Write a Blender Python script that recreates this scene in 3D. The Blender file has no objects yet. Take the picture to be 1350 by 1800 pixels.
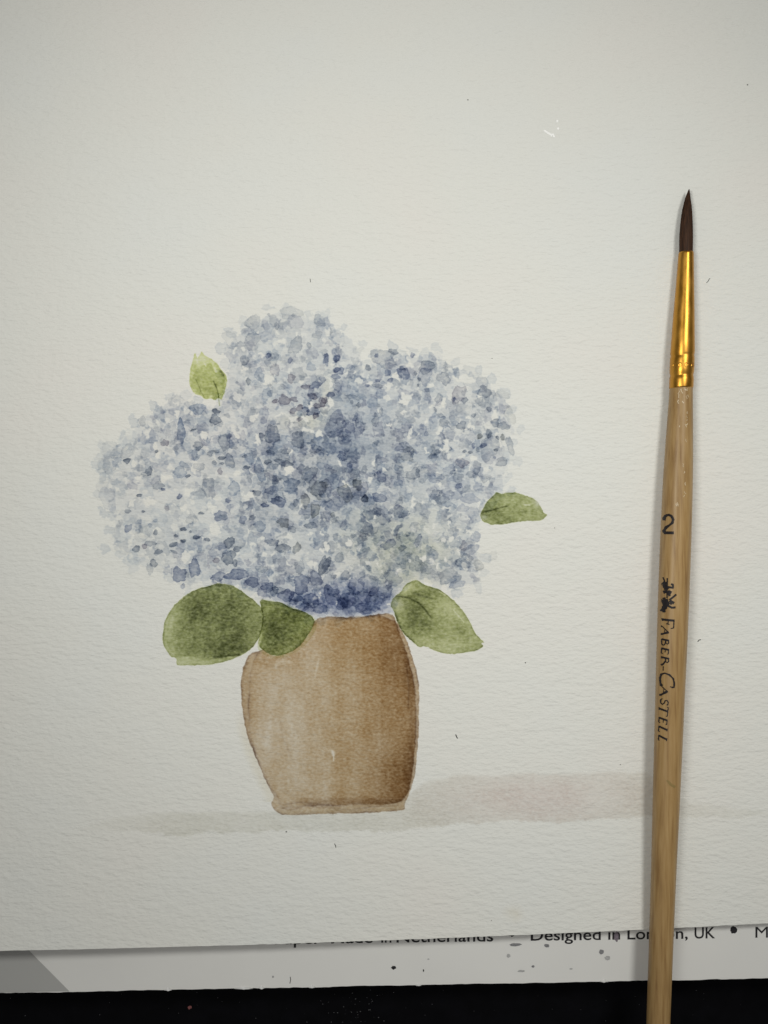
import bpy, bmesh, math, random
import numpy as np

# ------------------------------------------------------------------ camera, world, light, exposure
U = 1e-4                      # one tenth of a millimetre
H = 0.22                      # camera height above the sheet, metres
scene = bpy.context.scene
scene.render.engine = 'CYCLES'
scene.cycles.transparent_max_bounces = 64
scene.cycles.max_bounces = 6
scene.cycles.use_denoising = True
scene.view_settings.view_transform = 'Standard'
scene.view_settings.look = 'None'
scene.view_settings.gamma = 1.0
scene.view_settings.exposure = 0.0
scene.view_settings.use_curve_mapping = False

cam_d = bpy.data.cameras.new('camera')
cam_d.sensor_fit = 'VERTICAL'
cam_d.sensor_height = 24.0
cam_d.lens = 12.0 * H / 0.09
cam_d.clip_start = 0.01
cam_d.clip_end = 20.0
cam = bpy.data.objects.new('camera', cam_d)
cam.location = (0, 0, H)
scene.collection.objects.link(cam)
scene.camera = cam

world = bpy.data.worlds.new('World')
scene.world = world
world.use_nodes = True
bg = world.node_tree.nodes['Background']
bg.inputs['Color'].default_value = (1.0, 0.985, 0.95, 1)
bg.inputs['Strength'].default_value = 0.17

from mathutils import Vector
def desk_lamp(name, loc, aim, half_deg, watts, radius, col):
    d = bpy.data.lights.new(name, 'SPOT')
    d.energy = watts; d.shadow_soft_size = radius; d.color = col
    d.spot_size = 2 * math.radians(half_deg); d.spot_blend = 1.0
    o = bpy.data.objects.new(name, d)
    o.location = loc
    o.rotation_euler = (Vector(aim) - Vector(loc)).to_track_quat('-Z', 'Y').to_euler()
    scene.collection.objects.link(o)
    return o
# a shaded lamp up on the right and a weaker, larger one on the left
desk_lamp('desk_lamp', (0.160, 0.143, 0.335), (-0.026, -0.041, 0), 27.7, 2.86, 0.046, (1.0, .995, 0.94))
desk_lamp('room_lamp', (-0.098, 0.035, 0.299), (0.025, 0.048, 0), 29.5, 1.60, 0.055, (1.0, .995, 0.94))

# ------------------------------------------------------------------ helpers
C = scene.collection
def P(px, py, z=0.0):
    """place at height z seen at photo pixel (px, py)"""
    k = (H - z) / H
    return ((px - 675) * U * k, (900 - py) * U * k, z)

def lift(px, py):
    """height of the sheet: flat on the pad, bowed up towards its lower edge"""
    t = np.clip((np.asarray(py, float) - 1050) / 600.0, 0, 1.2)
    s = 1.0 - 0.00036 * np.clip(np.asarray(px, float), -300, 1650)
    return 3.8e-3 * t * t * s

def tag(o, label=None, cat=None, group=None, kind=None):
    if label: o['label'] = label
    if cat: o['category'] = cat
    if group: o['group'] = group
    if kind: o['kind'] = kind
    return o

def obj(name, verts, faces, mat, parent=None, smooth=False):
    me = bpy.data.meshes.new(name)
    me.from_pydata([tuple(v) for v in verts], [], [tuple(f) for f in faces])
    me.materials.append(mat)
    if smooth:
        me.polygons.foreach_set('use_smooth', [True] * len(me.polygons))
    me.update()
    o = bpy.data.objects.new(name, me)
    C.objects.link(o)
    if parent is not None:
        o.parent = parent
    return o

def empty(name, loc=(0, 0, 0)):
    o = bpy.data.objects.new(name, None)
    o.empty_display_size = 0.01
    C.objects.link(o)
    return o

# numpy value noise ------------------------------------------------------------
def _hash(ix, iy, seed):
    n = (ix.astype(np.int64) * 374761393 + iy.astype(np.int64) * 668265263 + seed * 1442695041) & 0x7fffffff
    n = ((n ^ (n >> 13)) * 1274126177) & 0x7fffffff
    n = (n ^ (n >> 16)) & 0xffff
    return n / 65535.0

def vnoise(x, y, scale, seed=0):
    x = np.asarray(x, float) / scale; y = np.asarray(y, float) / scale
    ix = np.floor(x); iy = np.floor(y)
    fx = x - ix; fy = y - iy
    fx = fx * fx * (3 - 2 * fx); fy = fy * fy * (3 - 2 * fy)
    a = _hash(ix, iy, seed); b = _hash(ix + 1, iy, seed)
    c = _hash(ix, iy + 1, seed); d = _hash(ix + 1, iy + 1, seed)
    return (a * (1 - fx) + b * fx) * (1 - fy) + (c * (1 - fx) + d * fx) * fy

def fbm(x, y, scale, seed=0, octv=4):
    s = 0; amp = 1; tot = 0
    for i in range(octv):
        s = s + amp * vnoise(x, y, scale / 2 ** i, seed + 17 * i); tot += amp; amp *= 0.55
    return s / tot          # 0..1 around .5

def sstep(a, b, x):
    t = np.clip((x - a) / (b - a), 0, 1)
    return t * t * (3 - 2 * t)

def sdf(X, Y, poly):
    """signed distance to a polygon, positive inside"""
    p = np.asarray(poly, float); n = len(p)
    d = np.full(X.shape, 1e9); ins = np.zeros(X.shape, bool)
    for i in range(n):
        ax, ay = p[i]; bx, by = p[(i + 1) % n]
        ex, ey = bx - ax, by - ay
        t = np.clip(((X - ax) * ex + (Y - ay) * ey) / (ex * ex + ey * ey + 1e-9), 0, 1)
        d = np.minimum(d, np.hypot(X - ax - t * ex, Y - ay - t * ey))
        c = ((ay > Y) != (by > Y)) & (X < ex * (Y - ay) / (ey + (1e-9 if ey == 0 else 0)) + ax)
        ins ^= c
    return np.where(ins, d, -d)

def dline(X, Y, pts):
    d = np.full(X.shape, 1e9)
    for (ax, ay), (bx, by) in zip(pts[:-1], pts[1:]):
        ex, ey = bx - ax, by - ay
        t = np.clip(((X - ax) * ex + (Y - ay) * ey) / (ex * ex + ey * ey + 1e-9), 0, 1)
        d = np.minimum(d, np.hypot(X - ax - t * ex, Y - ay - t * ey))
    return d

def smooth_poly(poly, it=2):
    p = [tuple(map(float, q)) for q in poly]
    for _ in range(it):
        q = []
        for i in range(len(p)):
            a, b = p[i], p[(i + 1) % len(p)]
            q.append((a[0] * .75 + b[0] * .25, a[1] * .75 + b[1] * .25))
            q.append((a[0] * .25 + b[0] * .75, a[1] * .25 + b[1] * .75))
        p = q
    return p

def zoomed(ox, oy, s, pts):
    return [(ox + x / s, oy + y / s) for x, y in pts]

# ------------------------------------------------------------------ materials
def new_mat(name):
    m = bpy.data.materials.new(name); m.use_nodes = True
    nt = m.node_tree; nt.nodes.clear()
    out = nt.nodes.new('ShaderNodeOutputMaterial')
    return m, nt, out

def N(nt, typ, **kw):
    n = nt.nodes.new(typ)
    for k, v in kw.items():
        if k.startswith('_'):
            setattr(n, k[1:], v)
        else:
            n.inputs[k.replace('__', ' ')].default_value = v
    return n

def ramp(nt, src, stops):
    r = nt.nodes.new('ShaderNodeValToRGB')
    e = r.color_ramp.elements
    while len(e) > 1: e.remove(e[-1])
    e[0].position, e[0].color = stops[0][0], (*stops[0][1], 1)
    for p, c in stops[1:]:
        x = e.new(p); x.color = (*c, 1)
    nt.links.new(src, r.inputs[0])
    return r

def paper_mat():
    m, nt, out = new_mat('watercolour_paper'); L = nt.links.new
    b = N(nt, 'ShaderNodeBsdfPrincipled', Roughness=0.95); b.inputs['Specular IOR Level'].default_value = 0.15
    tc = N(nt, 'ShaderNodeTexCoord')
    # faint uneven tint of the sheet
    n0 = N(nt, 'ShaderNodeTexNoise', Scale=28.0, Detail=3.0)
    L(tc.outputs['Object'], n0.inputs['Vector'])
    r = ramp(nt, n0.outputs['Fac'], [(0.3, (.765, .775, .750)), (0.5, (.772, .772, .735)), (0.7, (.782, .766, .728))])
    L(r.outputs[0], b.inputs['Base Color'])
    # tooth: felt marks a little wider than tall, with finer fibre on top
    mp = N(nt, 'ShaderNodeMapping'); mp.inputs['Scale'].default_value = (0.46, 1.0, 1.0)
    L(tc.outputs['Object'], mp.inputs['Vector'])
    n1 = N(nt, 'ShaderNodeTexNoise', Scale=1650.0, Detail=3.0, Roughness=0.55)
    n2 = N(nt, 'ShaderNodeTexNoise', Scale=640.0, Detail=2.0)
    L(mp.outputs[0], n1.inputs['Vector']); L(mp.outputs[0], n2.inputs['Vector'])
    add = N(nt, 'ShaderNodeMath', _operation='MULTIPLY_ADD'); add.inputs[1].default_value = 0.8
    L(n2.outputs['Fac'], add.inputs[0]); L(n1.outputs['Fac'], add.inputs[2])
    bp = N(nt, 'ShaderNodeBump', Strength=0.88, Distance=0.00026)
    L(add.outputs[0], bp.inputs['Height']); L(bp.outputs[0], b.inputs['Normal'])
    L(b.outputs[0], out.inputs[0])
    return m

def glaze_mat():
    """transparent watercolour: filters the light going to and from the paper below"""
    m, nt, out = new_mat('watercolour_glaze'); L = nt.links.new
    at = N(nt, 'ShaderNodeAttribute', _attribute_name='paint')
    tc = N(nt, 'ShaderNodeTexCoord')
    mp = N(nt, 'ShaderNodeMapping'); mp.inputs['Scale'].default_value = (0.7, 1.0, 0.0)
    L(tc.outputs['Object'], mp.inputs['Vector'])
    n = N(nt, 'ShaderNodeTexNoise', Scale=2600.0, Detail=2.0)
    L(mp.outputs[0], n.inputs['Vector'])
    mr = N(nt, 'ShaderNodeMapRange'); mr.inputs[1].default_value = .25; mr.inputs[2].default_value = .75
    mr.inputs[3].default_value = 0.72; mr.inputs[4].default_value = 1.28
    L(n.outputs['Fac'], mr.inputs[0])
    g = N(nt, 'ShaderNodeGamma')
    L(at.outputs['Color'], g.inputs[0]); L(mr.outputs[0], g.inputs[1])
    t = N(nt, 'ShaderNodeBsdfTransparent')
    L(g.outputs[0], t.inputs[0]); L(t.outputs[0], out.inputs[0])
    return m

def plain(name, col, rough=0.6, spec=0.4, metal=0.0, noise=None):
    m, nt, out = new_mat(name); L = nt.links.new
    b = N(nt, 'ShaderNodeBsdfPrincipled', Roughness=rough, Metallic=metal)
    b.inputs['Specular IOR Level'].default_value = spec
    if noise:
        sc, amt = noise
        tc = N(nt, 'ShaderNodeTexCoord'); n = N(nt, 'ShaderNodeTexNoise', Scale=sc, Detail=4.0)
        L(tc.outputs['Object'], n.inputs['Vector'])
        lo = tuple(c * (1 - amt) for c in col); hi = tuple(min(1, c * (1 + amt)) for c in col)
        r = ramp(nt, n.outputs['Fac'], [(0.3, lo), (0.7, hi)])
        L(r.outputs[0], b.inputs['Base Color'])
    else:
        b.inputs['Base Color'].default_value = (*col, 1)
    L(b.outputs[0], out.inputs[0])
    return m

def wood_mat():
    m, nt, out = new_mat('lacquered_wood'); L = nt.links.new
    b = N(nt, 'ShaderNodeBsdfPrincipled', Roughness=0.42)
    b.inputs['Coat Weight'].default_value = 0.08; b.inputs['Specular IOR Level'].default_value = 0.35; b.inputs['Coat Roughness'].default_value = 0.3
    tc = N(nt, 'ShaderNodeTexCoord')
    mp = N(nt, 'ShaderNodeMapping'); mp.inputs['Scale'].default_value = (1, 0.055, 1); mp.inputs['Rotation'].default_value = (0, 0, math.radians(2.6))
    L(tc.outputs['Object'], mp.inputs['Vector'])
    n1 = N(nt, 'ShaderNodeTexNoise', Scale=1900.0, Detail=5.0, Roughness=.6)
    L(mp.outputs[0], n1.inputs['Vector'])
    mp2 = N(nt, 'ShaderNodeMapping'); mp2.inputs['Scale'].default_value = (1, 0.3, 1)
    L(tc.outputs['Object'], mp2.inputs['Vector'])
    n2 = N(nt, 'ShaderNodeTexNoise', Scale=160.0, Detail=3.0)
    L(mp2.outputs[0], n2.inputs['Vector'])
    r1 = ramp(nt, n1.outputs['Fac'], [(0.30, (.27, .155, .058)), (0.5, (.39, .245, .098)), (0.72, (.46, .305, .138))])
    r2 = ramp(nt, n2.outputs['Fac'], [(0.3, (.82, .80, .76)), (0.7, (1.0, 1.0, 1.0))])
    mx = N(nt, 'ShaderNodeMix', _data_type='RGBA', _blend_type='MULTIPLY'); mx.inputs[0].default_value = 1
    L(r1.outputs[0], mx.inputs[6]); L(r2.outputs[0], mx.inputs[7])
    L(mx.outputs[2], b.inputs['Base Color'])
    bp = N(nt, 'ShaderNodeBump', Strength=0.35, Distance=0.00008)
    L(n1.outputs['Fac'], bp.inputs['Height']); L(bp.outputs[0], b.inputs['Normal'])
    L(b.outputs[0], out.inputs[0])
    return m

def brass_mat():
    m, nt, out = new_mat('gold_metal'); L = nt.links.new
    b = N(nt, 'ShaderNodeBsdfPrincipled', Metallic=1.0, Roughness=0.27)
    tc = N(nt, 'ShaderNodeTexCoord')
    n = N(nt, 'ShaderNodeTexNoise', Scale=900.0, Detail=4.0)
    mp = N(nt, 'ShaderNodeMapping'); mp.inputs['Scale'].default_value = (1, 0.35, 1)
    L(tc.outputs['Object'], mp.inputs['Vector']); L(mp.outputs[0], n.inputs['Vector'])
    r = ramp(nt, n.outputs['Fac'], [(0.3, (.46, .22, .030)), (0.7, (.60, .315, .060))])
    L(r.outputs[0], b.inputs['Base Color'])
    r2 = ramp(nt, n.outputs['Fac'], [(0.3, (.28, .28, .28)), (0.7, (.44, .44, .44))])
    L(r2.outputs[0], b.inputs['Roughness'])
    bp = N(nt, 'ShaderNodeBump', Strength=0.25, Distance=0.00006)
    L(n.outputs['Fac'], bp.inputs['Height']); L(bp.outputs[0], b.inputs['Normal'])
    L(b.outputs[0], out.inputs[0])
    return m

def bristle_mat():
    m, nt, out = new_mat('brown_bristle'); L = nt.links.new
    b = N(nt, 'ShaderNodeBsdfPrincipled', Roughness=0.6); b.inputs['Specular IOR Level'].default_value = 0.2
    tc = N(nt, 'ShaderNodeTexCoord')
    mp = N(nt, 'ShaderNodeMapping'); mp.inputs['Scale'].default_value = (1, 0.04, 1)
    L(tc.outputs['Object'], mp.inputs['Vector'])
    n = N(nt, 'ShaderNodeTexNoise', Scale=5200.0, Detail=3.0)
    L(mp.outputs[0], n.inputs['Vector'])
    r = ramp(nt, n.outputs['Fac'], [(0.3, (.018, .008, .004)), (0.7, (.070, .030, .014))])
    L(r.outputs[0], b.inputs['Base Color']); L(b.outputs[0], out.inputs[0])
    return m

M_paper = paper_mat(); M_glaze = glaze_mat(); M_wood = wood_mat(); M_brass = brass_mat(); M_bristle = bristle_mat()
M_table = plain('black_table', (.0022, .0022, .0032), 0.6, 0.06, noise=(300, .35))
M_card = plain('pad_card', (.76, .755, .735), 0.7, 0.2, noise=(60, .02))
M_greycard = plain('pad_grey_card', (.43, .43, .42), 0.7, 0.2, noise=(60, .02))
M_core = plain('pad_core', (.62, .61, .58), 0.9, 0.1, noise=(900, .1))
M_ink = plain('printing_ink', (.022, .021, .024), 0.6, 0.2)
M_brushink = plain('brush_print', (.012, .009, .010), 0.5, 0.3)
M_fibre = plain('dark_fibre', (.03, .03, .03), 0.8, 0.2)
M_speck = plain('grey_speck', (.16, .155, .15), 0.8, 0.2)
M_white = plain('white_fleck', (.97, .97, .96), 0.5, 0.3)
M_crumb = plain('pink_crumb', (.22, .08, .08), 0.8, 0.2, noise=(2000, .3))
M_dust = plain('dust', (.16, .16, .17), 0.9, 0.1)
M_varnish = plain('flaked_varnish_sheen', (.62, .50, .33), 0.35, 0.5)

# ------------------------------------------------------------------ table and pad
ZP = -0.00045                        # top of the pad cover
ZT = -0.0085                         # table top
t = obj('table', [(-.35, -.35, ZT), (.35, -.35, ZT), (.35, .35, ZT), (-.35, .35, ZT)], [(0, 1, 2, 3)], M_table)
tag(t, kind='structure')

def pad_edge(px):                    # lower edge of the pad in the picture
    return 1745.8 - 0.0194 * px

pad = empty('paper_pad')
tag(pad, 'white card-covered paper pad with printed line of text, under the painting', 'paper pad')
# cover: a board with a slightly worn lower edge
xs = np.linspace(-330, 1680, 260)
rng = np.random.RandomState(4)
ey = pad_edge(xs) + (fbm(xs, xs * 0, 26, 5) - .5) * 3.0
top, bot, core_b = [], [], []
v = []; f = []
n = len(xs)
for i, x in enumerate(xs):
    v.append(P(x, -330, ZP)); v.append(P(x, ey[i], ZP))
    a = P(x, ey[i] + .8, ZP); v.append((a[0], a[1], ZP - .0004))
    v.append((a[0], a[1], ZP - .0018))
for i in range(n - 1):
    for k in range(3):
        a = i * 4 + k; f.append((a, a + 1, a + 5, a + 4))
obj('cover', v, f, M_card, pad)
# inner sheets / backing board of the pad down to the table
b0 = [P(-330, -330, ZP), P(1680, -330, ZP), P(1680, pad_edge(1680) - 6, ZP), P(-330, pad_edge(-330) - 6, ZP)]
v = [(x, y, ZP - .0018) for x, y, z in b0] + [(x, y, ZT + .0001) for x, y, z in b0]
obj('sheet_block', v, [(0, 3, 2, 1), (4, 5, 6, 7), (0, 1, 5, 4), (1, 2, 6, 5), (2, 3, 7, 6), (3, 0, 4, 7)], M_core, pad)
# grey corner: flat panel darker than the rest of the cover
z = ZP + 4e-6 * 10
v = [P(-330, 1560, z), P(-60, 1560, z), P(52, 1672, z), P(122, 1742.6, z), P(60, 1743.8, z), P(-330, 1751, z)]
o = obj('grey_panel', v, [range(6)][0:1], M_greycard, pad)
o['label'] = 'grey corner of the pad cover'

# printed line on the cover
def print_text(body, x0, x1, ybase, cap, name='lettering'):
    cu = bpy.data.curves.new('tmp_text', 'FONT'); cu.body = body; cu.size = 1.0; cu.resolution_u = 4; cu.offset = 0.0 if body == 'M' else 0.010
    to = bpy.data.objects.new('tmp_text', cu); C.objects.link(to)
    dg = bpy.context.evaluated_depsgraph_get()
    me = bpy.data.meshes.new_from_object(to.evaluated_get(dg))
    bpy.data.objects.remove(to)
    co = np.array([q.co[:] for q in me.vertices])
    return me, co

def place_text(body, x0, x1, y0, y1, cap):
    me, co = print_text(body, 0, 0, 0, 0)
    mx0, mx1 = co[:, 0].min(), co[:, 0].max()
    capu = 0.729 if True else 0
    zz = ZP + 5e-5
    for i, q in enumerate(me.vertices):
        u = (co[i, 0] - mx0) / (mx1 - mx0)
        px = x0 + u * (x1 - x0)
        py = y0 + u * (y1 - y0) - co[i, 1] * cap / capu
        q.co = P(px, py, zz)
    me.materials.clear(); me.materials.append(M_ink)
    me.name = 'lettering'
    o = bpy.data.objects.new('lettering', me); C.objects.link(o); o.parent = pad
    return o
for body, x0, x1, y0, y1 in (
        ('Paper', 483, 565, 1659.5, 1658.6), ('Made', 582, 655, 1658.2, 1657.2), ('in', 670, 688, 1657, 1656.8), ('Netherlands', 697, 867, 1656.6, 1654.6),
        ('Designed', 933, 1056, 1653.4, 1652), ('in', 1069, 1090, 1651.6, 1651.3), ('London,', 1103, 1209, 1651.2, 1649.9), ('UK', 1221, 1257, 1649.6, 1649.1),
        ('M', 1328, 1350, 1648.4, 1648.1)):
    place_text(body, x0, x1, y0, y1, 20.5)

def blot(name, px, py, rx, ry, mat, parent, zf, seed=0, ang=0, pts=16):
    r = random.Random(seed); v = [P(px, py, zf(px, py))]; ca, sa = math.cos(ang), math.sin(ang)
    for i in range(pts):
        a = 2 * math.pi * i / pts; k = 1 + r.uniform(-.18, .18)
        x, y = math.cos(a) * rx * k, math.sin(a) * ry * k
        X, Y = px + x * ca - y * sa, py + x * sa + y * ca
        v.append(P(X, Y, zf(X, Y)))
    return obj(name, v, [(0, 1 + i, 1 + (i + 1) % pts) for i in range(pts)], mat, parent)
zpad = lambda x, y: ZP + 6e-5
for i, (x, y) in enumerate(((899, 1640), (1290, 1634.5))):
    blot('bullet', x, y, 6.3, 6.3, M_ink, pad, lambda a, b: ZP + 5e-5, 900 + i, pts=20)
inkgrey = plain('grey_paint_spot', (.22, .22, .23), .7, .2, noise=(3000, .3))
inkpale = plain('pale_paint_spot', (.42, .42, .42), .7, .2, noise=(3000, .2))
inkviolet = plain('violet_paint_spot', (.20, .17, .20), .7, .2, noise=(3000, .3))
for i, (x, y, rx, ry, m) in enumerate(((692, 1701, 4.2, 3.2, M_ink), (744.5, 1706, 1.2, 2.2, M_ink), (906, 1660.5, 11, 2.8, inkgrey), (894, 1680, 3.5, 3.2, inkpale),
        (961, 1662.5, 4.6, 3.2, inkgrey), (937, 1699, 2.8, 2.2, inkgrey), (916, 1707, 6.5, 1.8, inkpale), (1057, 1673.5, 4.4, 4.2, inkgrey),
        (1068, 1684, 4.8, 3.8, inkpale), (1083.5, 1647, 4.4, 8.5, inkviolet), (753, 1686, 2, 1.2, inkpale), (480, 1717, 1.6, 2.0, inkpale), (1004, 1703, 3, 1.2, inkpale))):
    blot('paint_spot', x, y, rx, ry, m, pad, zpad, 40 + i)
# frayed white bits on the cover's edge and a stray fibre
for i, (x, w) in enumerate(((428, 17), (548, 7), (295, 7), (1062, 8), (735, 6), (460, 5))):
    e = pad_edge(x); r = random.Random(i)
    v = []
    K = 9
    for k in range(K):
        q = x + w * (2 * k / (K - 1) - 1)
        hgt = (1 - abs(2 * k / (K - 1) - 1)) * 4.5 * r.uniform(.6, 1.2)
        v += [P(q, e - hgt, ZP + 1.2e-4), P(q, e + .5 + .35 * hgt, ZP - 1e-4)]
    obj('frayed_edge', v, [(2 * k, 2 * k + 1, 2 * k + 3, 2 * k + 2) for k in range(K - 1)], M_white, pad)

def fibre(pts, w, mat, parent, zf, name='fibre'):
    v = []; f = []
    for i, (x, y) in enumerate(pts):
        a = pts[max(0, i - 1)]; b = pts[min(len(pts) - 1, i + 1)]
        dx, dy = b[0] - a[0], b[1] - a[1]; l = math.hypot(dx, dy) or 1
        nx, ny = -dy / l * w / 2, dx / l * w / 2
        z0 = zf(x, y)
        v += [P(x + nx, y + ny, z0), P(x, y, z0 + w * U * (.08 if name == 'white_glint' else .6)), P(x - nx, y - ny, z0)]
    for i in range(len(pts) - 1):
        for k in range(2):
            a = i * 3 + k; f.append((a, a + 1, a + 4, a + 3))
    return obj(name, v, f, mat, parent)
fibre([(510, 1717), (511, 1722), (509.5, 1729)], 1.2, M_fibre, pad, lambda x, y: ZP + 1e-5)

# ------------------------------------------------------------------ the painted sheet
def sheet_edge(px):
    px = np.asarray(px, float)
    return 1671.5 - 0.0192 * px - 1.24e-5 * px * px + (fbm(px, px * 0, 14, 8) - .5) * 1.4

gx = np.concatenate([np.linspace(-300, 0, 12), np.linspace(0, 1350, 170)[1:], np.linspace(1350, 1650, 12)[1:]])
ty = np.concatenate([np.linspace(0, .6, 30), np.linspace(.6, 1, 60)[1:]])
GX, TY = np.meshgrid(gx, ty)
E = sheet_edge(GX)
GY = -300 + TY * (E + 300)
GZ = lift(GX, GY)
k = (H - GZ) / H
VX, VY = (GX - 675) * U * k, (900 - GY) * U * k
nr, nc = GX.shape
verts = list(zip(VX.ravel(), VY.ravel(), GZ.ravel()))
faces = [(r * nc + c, (r + 1) * nc + c, (r + 1) * nc + c + 1, r * nc + c + 1) for r in range(nr - 1) for c in range(nc - 1)]
top_v = list(verts); nv = len(top_v)
verts += [(x, y, z - .0003) for x, y, z in top_v]
faces += [tuple(nv + q for q in reversed(fc)) for fc in list(faces)]
def skirt(ids):
    base = len(verts)
    for q in ids:
        x, y, z_ = top_v[q]; verts.append((x, y, z_)); verts.append((x, y, z_ - .0003))
    for i in range(len(ids) - 1):
        a = base + 2 * i; faces.append((a, a + 1, a + 3, a + 2))
skirt([(nr - 1) * nc + c for c in range(nc)]); skirt([c for c in range(nc)][::-1])
skirt([r * nc for r in range(nr)]); skirt([r * nc + nc - 1 for r in range(nr)][::-1])
sheet = obj('painted_sheet', verts, faces, M_paper, None, smooth=True)
tag(sheet, 'large off-white sheet of textured watercolour paper carrying the vase painting', 'paper sheet')

# --- paint: optical density rasters turned into glazes lying on the sheet
def paint_mesh(name, X, Y, D, zoff, parent, keep=None, thr=0.012):
    """X,Y pixel grids, D (h,w,3) density; faces only where there is paint"""
    h, w = X.shape
    dm = D.max(axis=2)
    cm = np.maximum(np.maximum(dm[:-1, :-1], dm[1:, :-1]), np.maximum(dm[:-1, 1:], dm[1:, 1:])) > thr
    if keep is not None:
        cm &= keep[:-1, :-1]
    r, c = np.nonzero(cm)
    idx = np.arange(h * w).reshape(h, w)
    q = np.stack([idx[r, c], idx[r + 1, c], idx[r + 1, c + 1], idx[r, c + 1]], 1)
    used, inv = np.unique(q.ravel(), return_inverse=True)
    q = inv.reshape(-1, 4)
    px, py = X.ravel()[used], Y.ravel()[used]
    z = lift(px, py) + zoff
    kk = (H - z) / H
    co = np.stack([(px - 675) * U * kk, (900 - py) * U * kk, z], 1).astype(np.float32)
    me = bpy.data.meshes.new(name)
    me.vertices.add(len(co)); me.vertices.foreach_set('co', co.ravel())
    me.loops.add(q.size); me.loops.foreach_set('vertex_index', q.ravel().astype(np.int32))
    me.polygons.add(len(q)); me.polygons.foreach_set('loop_start', np.arange(0, q.size, 4, dtype=np.int32))
    me.update(calc_edges=True)
    at = me.attributes.new('paint', 'FLOAT_COLOR', 'POINT')
    col = np.ones((len(co), 4), np.float32)
    col[:, :3] = np.exp(-D.reshape(-1, 3)[used] * .5)      # light passes the glaze twice
    at.data.foreach_set('color', col.ravel())
    me.materials.append(M_glaze)
    o = bpy.data.objects.new(name, me); C.objects.link(o)
    o.parent = parent
    return o

def grid(x0, y0, x1, y1, s=1.0):
    return np.meshgrid(np.arange(x0, x1 + s, s), np.arange(y0, y1 + s, s))

def warp(X, Y, amp, scale, seed):
    return (X + (fbm(X, Y, scale, seed, 3) - .5) * 2 * amp, Y + (fbm(X, Y, scale, seed + 91, 3) - .5) * 2 * amp)

def tooth(X, Y, seed=3):
    return vnoise(X * .7, Y, 3.2, seed) * .6 + vnoise(X * .7, Y, 1.7, seed + 1) * .4

# pigments: absorption per unit density in r, g, b
BLUE = np.array((1.00, .83, .57)); SLATE = np.array((1.00, .90, .73)); INDIGO = np.array((1.00, .89, .62))
VIOLET = np.array((.97, 1.0, .82)); OLIVE = np.array((.78, .70, 1.15)); GREY = np.array((.95, .9, .85))

# ---- table shadow wash painted under and beside the vase
X, Y = grid(60, 1335, 1350, 1490, 1.5)
WX, WY = warp(X, Y, 6, 30, 21)
topl = np.interp(WX, [110, 200, 300, 480, 560, 700, 745, 800, 1140, 1180, 1350], [1455, 1436, 1424, 1424, 1418, 1405, 1372, 1358, 1352, 1400, 1425])
botl = np.interp(WX, [110, 200, 300, 420, 560, 700, 760, 900, 1000, 1140, 1200, 1350], [1458, 1462, 1468, 1466, 1462, 1464, 1452, 1448, 1446, 1438, 1442, 1438])
up = sstep(0, 9, WY - topl) * (.75 + .25 * sstep(0, 40, WY - topl))
inner = sstep(0, 3 + 3 * tooth(X, Y, 9), botl - WY + (tooth(X, Y, 5) - .5) * 7)
dens = up * inner * sstep(60, 430, X) ** .8 * np.interp(X, [110, 700, 800, 1140, 1200, 1350], [.14, .15, .15, .14, .09, .08])
dens *= .35 + 1.3 * fbm(X, Y, 70, 31) * (.35 + 1.3 * tooth(X, Y, 7))
pink = np.exp(-((X - 950) / 190.) ** 2 - ((Y - 1400) / 60.) ** 2)
D = dens[..., None] * (np.array((.92, .96, 1.2)) + pink[..., None] * np.array((-.20, .20, .05)))
tag(paint_mesh('painted_shadow', X, Y, D, 1.0e-5, sheet), 'pale grey painted shadow band beside the vase')
# small tan stain near the lower edge
X, Y = grid(870, 1570, 935, 1635, 1.0)
g = np.exp(-((X - 903) / 13.) ** 2 - ((Y - 1607) / 13.) ** 2) * fbm(X, Y, 16, 71) * 1.6
paint_mesh('stain', X, Y, g[..., None] * np.array((.05, .085, .15)), 1.0e-5, sheet)

# ---- vase
vz = lambda p: zoomed(400, 1050, 3.5526, p)
vase_out = smooth_poly(vz([(565, 130), (640, 120), (780, 130), (900, 110), (1020, 95), (1060, 160), (1120, 270), (1160, 390), (1190, 500), (1196, 620), (1195, 760), (1190, 900),
    (1180, 1020), (1165, 1130), (1130, 1240), (1105, 1285), (1112, 1330), (1040, 1335), (900, 1345), (700, 1350), (520, 1355), (350, 1362), (300, 1340), (268, 1290), (285, 1265),
    (290, 1240), (240, 1150), (190, 1030), (150, 940), (115, 830), (92, 700), (82, 600), (85, 510), (105, 420), (135, 350), (220, 330), (290, 300), (400, 250), (480, 200), (540, 150)]), 1)
vase_in = smooth_poly(vz([(200, 330), (150, 420), (136, 560), (130, 700), (142, 880), (165, 960), (200, 1050), (250, 1170), (312, 1245), (322, 1285), (350, 1322), (420, 1326), (480, 1296), (560, 1300),
    (700, 1300), (850, 1290), (1000, 1296), (1090, 1275), (1142, 1190), (1164, 1000), (1178, 800), (1174, 600), (1142, 420), (1085, 250), (1030, 110), (700, 120), (400, 200)]), 1)
X, Y = grid(412, 1066, 746, 1440, 1.0)
WX, WY = warp(X, Y, 1.6, 7, 41)
s1 = sdf(WX, WY, vase_out); s2 = sdf(WX, WY, vase_in)
ZX, ZY = (X - 400) * 3.5526, (Y - 1050) * 3.5526
m1 = sstep(-.8, .8, s1); m2 = sstep(-1.2, 1.2, s2)
e1 = np.exp(-np.maximum(s1, 0) / 1.9) * m1; e2 = np.exp(-np.abs(s2) / 1.5)
streak = fbm(X, Y * .18, 26, 51) ; streak2 = fbm(X, Y * .1, 9, 55)
cloud = fbm(X, Y, 55, 57); tt = tooth(X, Y, 11)
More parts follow.
